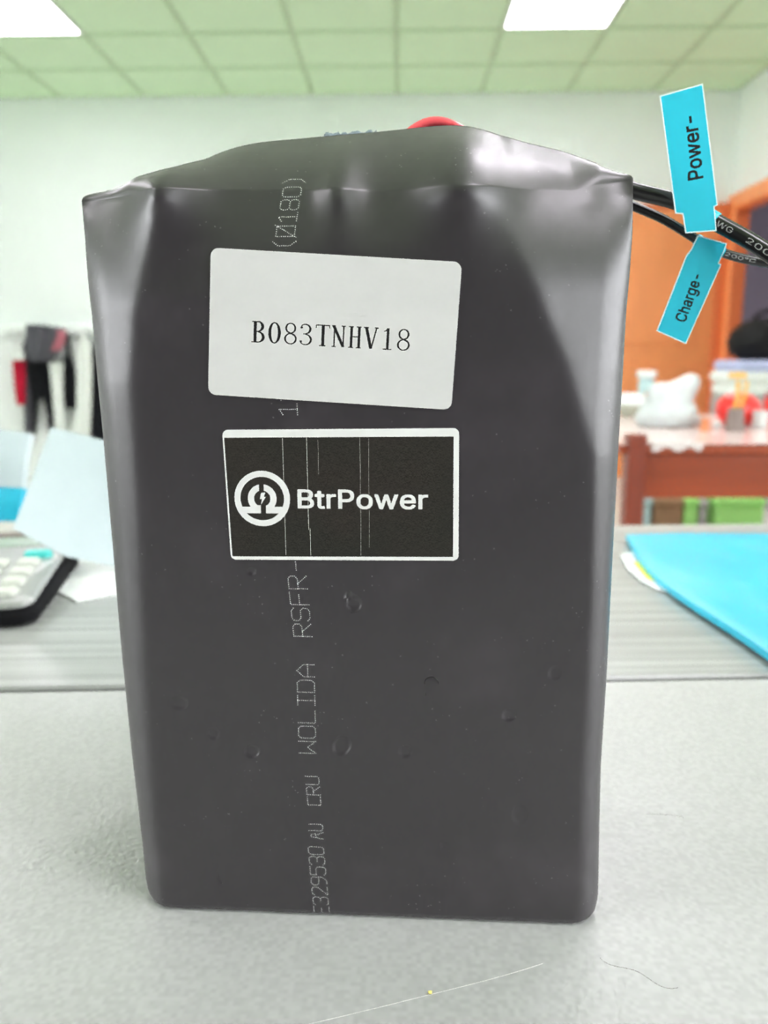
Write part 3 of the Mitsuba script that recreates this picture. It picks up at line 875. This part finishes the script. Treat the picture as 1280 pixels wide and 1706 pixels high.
tag([(1099, 160), (1171, 139.6), (1196, 342), (1190.6, 345), (1194, 385), (1142, 389), (1137, 357), (1125, 356)], .2755, 'Power-', (1171, 297), (1160, 192), .0047,
    'larger cyan flag tag printed Power-', (cs1, l1, .0027, (1141, 1193)))
tag([(1162.5, 392), (1211.6, 405.5), (1206.6, 419), (1198, 438.5), (1202.5, 440), (1143, 573.5), (1093.7, 551.5), (1143, 426), (1151.5, 415)], .2815, 'Charge-', (1141, 538), (1170, 460), .0037,
    'smaller cyan flag tag printed Charge-', (cs2, l2, .00155, (1160, 1205)))

# ------------------------------------------------------------------ things on the rear desk
# cyan mailer on the right
nx, ny = 60, 80
gx, gy = np.meshgrid(np.linspace(0, 1, nx), np.linspace(0, 1, ny))
left = .197 + .012 * np.sin(gy * 5 + 1.2) * (1 - gy) + .016 * gy ** 3
X = left + (.47 - left) * gx; Yp = .405 + .322 * gy + .004 * np.sin(gx * 7)
edge = np.minimum(np.minimum(gx * 3, (1 - gx) * 3), np.minimum(gy * 4, (1 - gy) * 4)).clip(0, 1)
wr_ = meshkit.fbm(np.stack([X * 22, Yp * 14, X * 0], -1), 3, 4)
top = DESK + .0035 + .008 * edge ** .6 + .009 * (wr_ - .4) * edge ** .5 + .0035 * (1 - edge)
fr_ = np.stack([X, Yp, top], -1); bk_ = np.stack([X, Yp, np.full_like(X, DESK + .0008) + .0015 * (1 - edge)], -1)
ml = thing('mailer', 'cyan plastic mailer lying flat on the rear desk right of the battery pack', 'mailer')
add('pouch', slab(fr_, bk_), 'm_cyan', ml, 40)
fl = [on_z(*q, DESK + .003) for q in ((1062, 915), (1034, 922), (1046, 945), (1068, 965), (1092, 978), (1130, 985), (1110, 930))]
m = extrude(Polygon([p[:2] for p in fl]), .0012); m.apply_translation([0, 0, DESK + .0008])
add('flap', m, 'm_white', ml, label='white lower corner of the mailer')
fl = [on_z(*q, DESK + .003) for q in ((1054, 934), (1072, 936), (1090, 968), (1078, 962))]
m = extrude(Polygon([p[:2] for p in fl]), .0003); m.apply_translation([0, 0, DESK + .00205])
add('printed_patch', m, 'm_yellow', ml, label='yellow patch on the white corner')

# calculator on the left
zt = DESK + .021
A0, A1 = on_z(50, 1004, DESK + .016), on_z(104, 927, DESK + .0208)
ay = (A1 - A0); ay[2] = 0; ay /= np.linalg.norm(ay)
ax = np.array([ay[1], -ay[0], 0]); wid = .125; LEN = .165
cal = thing('calculator', 'grey and black desk calculator at the left edge of the rear desk', 'calculator')
ORG = np.array([A0[0], A0[1], DESK])
h0, h1 = .016, .026


def calc_w(m):
    return placed(m, ORG, ax, ay, np.array([0, 0, 1.0]))


def wedge(x0, x1, y0, y1, zl, zh, ch=.004, r=.012):
    """rounded slab whose lower and upper faces follow zl(y), zh(y)"""
    p = rrect(x1 - x0, y1 - y0, r); p = affinity.translate(p, (x0 + x1) / 2, (y0 + y1) / 2)
    c = np.array(p.exterior.coords)[:-1]
    ci = np.array(affinity.scale(p, 1 - 2 * ch / (x1 - x0), 1 - 2 * ch / (y1 - y0)).exterior.coords)[:-1]
    pts = [np.c_[c, [zl(b) + ch * .5 for b in c[:, 1]]], np.c_[ci, [zl(b) for b in ci[:, 1]]], np.c_[c, [zh(b) - ch for b in c[:, 1]]], np.c_[ci, [zh(b) for b in ci[:, 1]]]]
    return trimesh.convex.convex_hull(np.vstack(pts))


slope = lambda y: h0 + (h1 - h0) * y / LEN
add('base', calc_w(wedge(-wid - .002, .002, -.003, LEN, lambda y: .0005, lambda y: slope(y) - .004)), 'm_calc_black', cal, label='black lower shell')
add('face', calc_w(wedge(-wid, 0, 0, LEN, lambda y: slope(y) - .0045, slope, .0020)), 'm_calc', cal, label='brushed grey keypad face')
add('display', calc_w(wedge(-wid + .012, -.012, .132, .158, lambda y: slope(y) - .001, lambda y: slope(y) + .0006, .0005, .003)), 'm_lcd', cal, label='grey-green display')
add('bezel', calc_w(wedge(-wid + .006, -.006, .162, .174, lambda y: slope(y) - .001, lambda y: slope(y) + .001, .0005, .003)), 'm_taupe', cal)
for r_i in range(5):
    for c_i in range(5):
        kx, ky = -.012 - .0215 * c_i - .008, .012 + r_i * .0215
        if r_i == 4 and c_i < 2:
            continue
        add('key', calc_w(wedge(kx - .008, kx + .008, ky, ky + .0155, lambda y: slope(y) - .001, lambda y: slope(y) + .0035, .0018, .004)), 'm_key', cal)
add('key', calc_w(wedge(-.027, -.007, .098, .109, lambda y: slope(y) - .001, lambda y: slope(y) + .0045, .0015, .004)), 'm_teal_key', cal, label='teal key below the display')

# white folded card standing behind the calculator and a lined sheet under it


def card(c00, c10, c11, c01, bend, thick=.0008, n=24, knee=None):
    a, b = np.meshgrid(np.linspace(0, 1, n), np.linspace(0, 1, n))
    a, b = a[..., None], b[..., None]
    P = (1 - a) * (1 - b) * c00 + a * (1 - b) * c10 + a * b * c11 + (1 - a) * b * c01
    if knee is not None:                                  # the lower edge turns at this point
        kp, ka = knee
        low = np.where(a < ka, c00 + (kp - c00) * (a / ka), kp + (c10 - kp) * ((a - ka) / (1 - ka)))
        P = P + (1 - b) * (low - ((1 - a) * c00 + a * c10))
    nrm = np.cross(c10 - c00, c01 - c00); nrm /= np.linalg.norm(nrm)
    P = P + nrm * bend * (4 * a * (1 - a) * .6 + 4 * b * (1 - b) * .4)
    return slab(P, P - nrm * thick)


BL, TL = at_y(22, 880, .575), at_y(85, 712, .640)
BR = on_z(225, 950, DESK + .002); TR = at_y(290, 764, .640)
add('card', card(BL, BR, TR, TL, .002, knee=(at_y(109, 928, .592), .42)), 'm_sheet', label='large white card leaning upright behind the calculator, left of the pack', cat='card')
sh = [on_z(*q, DESK + .001) for q in ((104, 930), (92, 984), (128, 1003), (260, 978), (260, 920))]
m = extrude(Polygon([p[:2] for p in sh]), .0012); m.apply_translation([0, 0, DESK + .0004])
pp_ = add('paper_sheet', m, 'm_white', label='white ruled paper sheet lying flat between calculator and battery pack', cat='paper')
for k in range(5):
    a = on_z(104 + 1.5 * k, 944 + 9 * k, DESK + .0016); b = on_z(255, 940 + 8.2 * k, DESK + .0016)
    m, _, _ = tube([a, (a + b) / 2, b], .00022, 6, 4)
    add('ruled_line', m, 'm_greybox', pp_)
# white and cyan padded envelope at the far left
p00, p10, p11, p01 = at_y(-60, 868, .762), at_y(30, 868, .758), at_y(50, 722, .790), at_y(-55, 712, .792)
en = thing('padded_envelope', 'white padded envelope with a cyan lower half standing at the far left', 'envelope')
mid0, mid1 = p00 + (p01 - p00) * .37, p10 + (p11 - p10) * .37
add('lower_half', card(p00, p10, mid1, mid0, .006, .010), 'm_cyan', en, label='cyan lower half')
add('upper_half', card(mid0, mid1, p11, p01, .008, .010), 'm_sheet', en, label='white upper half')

# ------------------------------------------------------------------ wooden table with its things
TZ = .70
fe = on_z(1180, 757, TZ - .024)
ty0, ty1, tx0 = fe[1], on_z(1130, 691, TZ)[1], at_y(1047, 757, fe[1])[0]
tb = thing('wooden_table', 'reddish brown wooden table in the right background, loaded with bags and cups', 'table')
add('tabletop', span((tx0 - .02, ty0, TZ - .024), (tx0 + 1.25, ty1, TZ), .004), 'm_table', tb)
add('cover', span((tx0 - .022, ty0 - .002, TZ), (tx0 + 1.252, ty1, TZ + .0025), .001), 'm_cover_reflection', tb, label='plastic cover on the tabletop with the wall reflection painted into its colour')
TZ += .0025
ap0 = at_y(1180, 830, ty0 + .02)[2]
add('apron', span((tx0 + .03, ty0 + .02, ap0), (tx0 + 1.2, ty0 + .045, TZ - .0265), .003), 'm_table', tb)
add('apron', span((tx0 + .03, ty1 - .045, ap0), (tx0 + 1.2, ty1 - .02, TZ - .0265), .003), 'm_table', tb)
pt = at_y(1060, 725, ty0 - .01)[2]
lw = .048
for (x, y, zt_) in ((tx0, ty0 - .012, pt), (tx0, ty1 - .04, TZ - .0265), (tx0 + 1.16, ty0 - .012, pt), (tx0 + 1.16, ty1 - .04, TZ - .0265)):
    add('leg', span((x - .004, y, 0), (x - .004 + lw, y + lw, zt_), .004), 'm_table_leg', tb)


def crumple(rad, center, seed, amp=.25, peaks=()):
    m = trimesh.creation.icosphere(5, 1.0)
    v = m.vertices.copy()
    r = 1 + amp * (meshkit.fbm(v * 2.2 + seed, 4, seed) - .5) * 2
    ridge = 1 - abs(2 * meshkit.fbm(v * 3.1 + seed * 2, 3, seed + 5) - 1)
    r = r + .12 * (ridge - .7)
    for d, a, w in peaks:
        d = np.array(d, float); d /= np.linalg.norm(d)
        r = r + a * np.exp(-(1 - v @ d) / w)
    v = v * r[:, None] * rad
    v[:, 2] = np.maximum(v[:, 2], -rad[2] * .75)
    m.vertices = v + center + [0, 0, rad[2] * .75]
    return m


bagp = on_z(1108, 713, TZ)
k_ = bagp[1] / F_PX
bc_ = at_y(1112, 700, bagp[1] + .05)
add('plastic_bag', crumple(np.array([48, 40, 27]) * k_, np.array([bc_[0], bagp[1] + .05, TZ]), 3, .12, (((.33, -.1, 1.0), 1.55, .045), ((-.28, -.1, 1.0), .95, .06), ((1.0, 0, -.45), .25, .05), ((-1, 0, -.4), .15, .1))), 'm_bag', None, True, label='crumpled white plastic bag on the wooden table', cat='plastic bag')

# thin film of plastic hanging over the table edge
e0, e1_ = at_y(1083, 728, ty0 + .03), at_y(1165, 728, ty0 + .03)
a, b = np.meshgrid(np.linspace(0, 1, 30), np.linspace(0, 1, 24))
xx = e0[0] + (e1_[0] - e0[0]) * a + .01 * np.sin(b * 4)
dd = .052 * b
yy = np.where(dd < .035, ty0 + .032 - dd, ty0 - .004 - .002 * np.sin(a * 20)); zz = np.where(dd < .035, TZ + .003 + .002 * np.sin(a * 17 + b * 3), TZ + .003 - (dd - .035) * (1 + .35 * np.sin(a * 14)))
Pf = np.stack([xx, yy, zz], -1)
add('plastic_wrapper', slab(Pf, Pf + [0, .0006, -.0006]), 'm_wrapper', label='thin white plastic wrapper hanging over the front edge of the wooden table', cat='wrapper')

jp = at_y(1074, 690, 2.92)
kj = 2.92 / F_PX
g = thing('jar', 'white lidded jar standing on the pale green dish, left of the plastic bag', 'jar')
jz = TZ + 38 * kj
add('body', lathe([(0, 0), (10 * kj, 0), (12.5 * kj, 3 * kj), (12.5 * kj, 20 * kj), (10 * kj, 24 * kj), (0, 24 * kj)], 32, (jp[0], 2.92, jz)), 'm_pale_blue', g, 40)
add('lid', lathe([(0, 24 * kj), (15.5 * kj, 24 * kj), (16 * kj, 26 * kj), (16 * kj, 34 * kj), (14 * kj, 36 * kj), (0, 36 * kj)], 32, (jp[0], 2.92, jz)), 'm_white', g, 40, label='white lid')
dsh = on_z(1050, 692, TZ)
g = thing('dish', 'pale green covered dish on the wooden table beside the battery pack edge', 'dish')
dc = (at_y(1052, 690, 2.92)[0], 2.92, TZ)
add('bowl', lathe([(0, 0), (16 * kj, 0), (18 * kj, 2 * kj), (30 * kj, 17 * kj), (29 * kj, 19 * kj), (0, 19 * kj)], 40, dc), 'm_celadon', g, 40)
add('cover', lathe([(0, 19 * kj), (28 * kj, 19 * kj), (29 * kj, 21 * kj), (24 * kj, 32 * kj), (16 * kj, 38 * kj), (0, 38 * kj)], 40, dc), 'm_white', g, 40)

cpn = on_z(1224, 718, TZ); kc = cpn[1] / F_PX
g = thing('cup', 'small taupe cup holding yellow tongs in front of the red ball', 'cup')
add('body', lathe([(0, 0), (15 * kc, 0), (15.5 * kc, 1.5 * kc), (12.5 * kc, 38 * kc), (11.5 * kc, 38 * kc), (13 * kc, 3 * kc), (0, 3 * kc)], 36, (cpn[0], cpn[1], TZ)), 'm_taupe', g, 40)
g = thing('tongs', 'yellow tongs standing in the small taupe cup', 'tongs')
for s_, w in ((-1, 3.2), (1, 2.6)):
    p0 = np.array([cpn[0] + s_ * 3 * kc, cpn[1], TZ + 6 * kc]); p1 = np.array([cpn[0] + (8 + s_ * 7) * kc, cpn[1] + .01, TZ + 82 * kc])
    m, _, _ = tube([p0, p0 * .6 + p1 * .4 + [0, 0, 0], p0 * .3 + p1 * .7 + [3 * kc, 0, 0], p1], w * kc, 10, 24)
    add('arm', m, 'm_gold', g, True)
add('crossbar', span(np.array([cpn[0] - 13 * kc, cpn[1] + .004, TZ + 86 * kc]), np.array([cpn[0] + 14 * kc, cpn[1] + .016, TZ + 95 * kc]), .002), 'm_gold', g)
bp = on_z(1230, 713, TZ); kb = (bp[1] + .06) / F_PX
g = thing('red_ball', 'shiny red ball-shaped fruit on the wooden table behind the taupe cup', 'fruit')
prof = [(0, 3), (8, 0), (20, 3), (31, 14), (35, 26), (32, 40), (22, 50), (10, 53), (4, 50), (0, 48)]
bctr = np.array([at_y(1229, 690, bp[1] + .06)[0], bp[1] + .06, TZ])
add('flesh', lathe([(a * kb, b * kb) for a, b in prof], 44, bctr), 'm_red', g, True)
m, _, _ = tube([bctr + [0, 0, 47 * kb], bctr + [.001, 0, 53 * kb], bctr + [.004, 0, 58 * kb]], .0015, 8, 10)
add('stem', m, 'm_brown_box', g)
op = on_z(1174, 718, TZ); ko = op[1] / F_PX
g = thing('small_pot', 'little orange brown pot between the plastic bag and the red ball', 'pot')
add('body', lathe([(0, 0), (7 * ko, 0), (8 * ko, 4 * ko), (6.5 * ko, 12 * ko), (7.5 * ko, 20 * ko), (6 * ko, 20 * ko), (5 * ko, 6 * ko), (0, 5 * ko)], 28, (op[0], op[1], TZ)), 'm_orange', g, 40)
wp = on_z(1195, 714, TZ)
m = trimesh.creation.icosphere(3, 6.5 * ko); m.apply_translation([wp[0], wp[1], TZ + 6.4 * ko])
m.vertices += (meshkit.noise(m.vertices * 200)[:, None] - .5) * .002
add('crumpled_tissue', m, 'm_white', label='tiny white crumpled tissue beside the orange pot', cat='tissue')
wp = on_z(1266, 714, TZ)
g = thing('white_cup', 'white cup right of the red ball on the wooden table', 'cup')
add('body', lathe([(0, 0), (9 * ko, 0), (12 * ko, 4 * ko), (13 * ko, 30 * ko), (12 * ko, 30 * ko), (10 * ko, 5 * ko), (0, 5 * ko)], 32, (wp[0], wp[1], TZ)), 'm_white', g, 40)
rp = on_z(1292, 704, TZ); kr = rp[1] / F_PX
g = thing('red_canister', 'red canister cut off by the right edge of the picture', 'canister')
add('body', lathe([(0, 0), (19 * kr, 0), (20 * kr, 2 * kr), (20 * kr, 38 * kr), (18 * kr, 41 * kr), (0, 41 * kr)], 36, (rp[0], rp[1], TZ)), 'm_red', g, 40)
add('lid', lathe([(0, 41 * kr), (19 * kr, 41 * kr), (19 * kr, 48 * kr), (0, 49 * kr)], 36, (rp[0], rp[1], TZ)), 'm_pink_cloth', g, 40)

# boxes on the floor behind / below the table
ub = 3.3


def floor_box(x0, x1, ytop, m, label, name='storage_box', cat='box', dep=.25, yb=ub):
    a, b = at_y(x0, ytop, yb), at_y(x1, ytop, yb)
    g = thing(name, label, cat)
    add('body', span((a[0], yb, 0), (b[0], yb + dep, a[2] - .03), .008), m, g)
    add('lid', span((a[0] - .004, yb - .004, a[2] - .03), (b[0] + .004, yb + dep + .004, a[2]), .006), m, g)


floor_box(1196, 1276, 831, 'm_green', 'wide bright green storage box under the wooden table at the right')
floor_box(1143, 1166, 831, 'm_green', 'narrow bright green storage box under the wooden table, left of the wide one')
floor_box(1169, 1181, 834, 'm_greybox', 'narrow grey box standing between the two green boxes')
floor_box(1072, 1088, 831, 'm_pale_blue', 'narrow pale blue box beside the front leg of the wooden table')
floor_box(1092, 1140, 832, 'm_brown_box', 'brown carton under the wooden table between pale blue and green boxes', 'carton')

# stack beside the doorway
sy = 4.75
def stack_box(x0, x1, ya, yb_, m, label, name, cat, dep=.42, bow=0):
    a, b = at_y(x0, ya, sy), at_y(x1, yb_, sy)
    return (a, b)


zz_ = [at_y(1250, q, sy)[2] for q in (600, 619, 640, 662)]
xl = at_y(1226, 620, sy)[0]
g = thing('carton', 'large grey carton at the bottom of the stack by the right doorway', 'carton')
add('body', span((xl + .02, sy, 0), (xl + .42, sy + .4, zz_[3]), .006), 'm_greybox', g)
add('tape', span((xl + .19, sy - .002, .2), (xl + .25, sy + .402, zz_[3] - .003), .0005), 'm_brown_box', g)
add('folded_cloth', cbox((.40, .38, zz_[2] - zz_[3]), (xl + .21, sy + .2, (zz_[2] + zz_[3]) / 2), .02), 'm_white_cloth', label='folded white cloth on the grey carton in the stack by the doorway', cat='cloth')
g = thing('folded_blanket', 'folded grey and white blanket below the lavender one by the doorway', 'blanket')
add('body', cbox((.42, .39, zz_[1] - zz_[2]), (xl + .205, sy + .2, (zz_[1] + zz_[2]) / 2), .022), 'm_white_cloth', g)
add('folded_blanket', cbox((.40, .38, zz_[0] - zz_[1]), (xl + .21, sy + .2, (zz_[0] + zz_[1]) / 2), .024), 'm_lavender', label='folded lavender blanket under the black bag by the doorway', cat='blanket')
bz = at_y(1240, 528, sy)[2] - zz_[0]
m = crumple(np.array([.21, .17, bz / 1.72]), np.array([xl + .245, sy + .2, zz_[0]]), 8, .08, ())
g = thing('black_bag', 'black bag on top of the stack by the right doorway', 'bag')
add('body', m, 'm_black', g, True)
m, _, _ = tube([(xl + .16, sy + .2, zz_[0] + bz * .9), (xl + .2, sy + .18, zz_[0] + bz * 1.12), (xl + .3, sy + .18, zz_[0] + bz * 1.13), (xl + .34, sy + .2, zz_[0] + bz * .88)], .012, 10, 30)
add('handle', m, 'm_black', g, True)

# ------------------------------------------------------------------ clothes hanging on the back wall, left
yw = WALL_Y - .03
g = thing('hook_rail', 'white coat rail with hooks fixed to the back wall, left', 'coat rail')
add('board', span((-3.1, yw - .02, 1.09), (-1.7, WALL_Y - .022, 1.15), .004), 'm_wainscot', g)
for x in (-2.86, -2.79, -2.70, -2.58, -2.47, -2.30):
    m, _, _ = tube([(x, yw - .015, 1.115), (x, yw - .09, 1.105), (x, yw - .135, 1.108), (x, yw - .147, 1.135)], .005, 8, 16)
    add('hook', m, 'm_chrome', g, True)


def drape(rows_, m, label, cat, name, y, depth=.05, folds=3, seed=0, parent=None):
    """rows_: (pixel y, pixel x left, pixel x right) from top to bottom"""
    P_ = []
    n = 40
    ys = np.array([r[0] for r in rows_], float)
    for yy in np.linspace(ys[0], ys[-1], 36):
        a, b = np.interp(yy, ys, [r[1] for r in rows_]), np.interp(yy, ys, [r[2] for r in rows_])
        pa, pb = at_y(a, yy, y), at_y(b, yy, y)
        t = np.linspace(0, 1, n)
        line_ = pa + (pb - pa) * t[:, None]
        prof = np.sqrt(np.clip(1 - (2 * t - 1) ** 2, 0, 1))
        line_[:, 1] -= depth * prof * (.75 + .25 * np.sin(t * folds * 2 * PI + seed + yy * .01))
        P_.append(line_)
    P_ = np.array(P_)
    B_ = P_.copy(); B_[..., 1] = y + .012
    sl = slab(P_, B_)
    return add(name, sl, m, parent, 50, label=label, cat=cat)


drape([(590, 22, 41), (610, 22, 42), (640, 25, 42), (674, 29, 41)], 'm_red_cloth', 'red cloth hanging at the left end of the coat rail', 'cloth', 'hanging_cloth', yw - .08, .04, 2, 1)
drape([(586, 20, 40), (594, 21, 42), (600, 22, 41)], 'm_white_cloth', 'white folded cloth above the red cloth on the coat rail', 'cloth', 'hanging_cloth', yw - .145, .05, 1, 1)
drape([(556, 47, 56), (575, 38, 58), (620, 38, 60), (680, 41, 60), (720, 41, 58)], 'm_grey_cloth', 'grey trousers hanging beside the red cloth', 'trousers', 'trousers', yw - .02, .04, 2, 2)
tr = thing('trousers', 'black trousers hanging below the grey jacket on the coat rail', 'trousers')
drape([(556, 60, 76), (578, 46, 90), (620, 47, 86), (665, 54, 90)], 'm_black_cloth', None, None, 'waist', yw - .07, .05, 3, .5, tr)
drape([(664, 54, 62), (690, 56, 60), (722, 57, 59)], 'm_black_cloth', None, None, 'leg', yw - .07, .04, 1, .5, tr)
drape([(664, 74, 90), (690, 79, 92), (722, 82, 94)], 'm_black_cloth', None, None, 'leg', yw - .07, .04, 1, 1.5, tr)
jk = thing('jacket', 'grey jacket with a pink sleeve bundled on the coat rail', 'jacket')
drape([(541, 46, 70), (546, 42, 105), (560, 44, 108), (580, 45, 104), (592, 48, 92), (602, 52, 84)], 'm_grey_cloth', None, None, 'bundle', yw - .165, .07, 3, .2, jk)
drape([(550, 99, 108), (562, 98, 109), (575, 92, 106), (584, 87, 100)], 'm_pink_cloth', 'pink sleeve', None, 'sleeve', yw - .24, .07, 1, 1, jk)
drape([(604, 82, 106), (620, 84, 105), (660, 88, 105), (720, 92, 110)], 'm_white_cloth', 'white shirt hanging right of the black trousers', 'shirt', 'shirt', yw - .14, .05, 2, 2)
drape([(556, 112, 115), (596, 110, 116), (600, 105, 121), (630, 106, 127), (660, 107, 129), (680, 107, 127)], 'm_black_cloth', 'short black garment hanging between the two white shirts', 'garment', 'garment', yw - .07, .04, 2, 1)
drape([(556, 138, 143), (570, 134, 146), (575, 127, 152), (620, 128, 153), (680, 128, 152), (725, 116, 150)], 'm_white_cloth', 'white shirt hanging nearest the battery pack', 'shirt', 'shirt', yw - .14, .05, 2, 1)
drape([(556, 164, 170), (578, 154, 178), (640, 153, 180), (735, 149, 184)], 'm_black_cloth', 'long black coat hanging half hidden by the battery pack', 'coat', 'coat', yw - .07, .05, 2, 3)
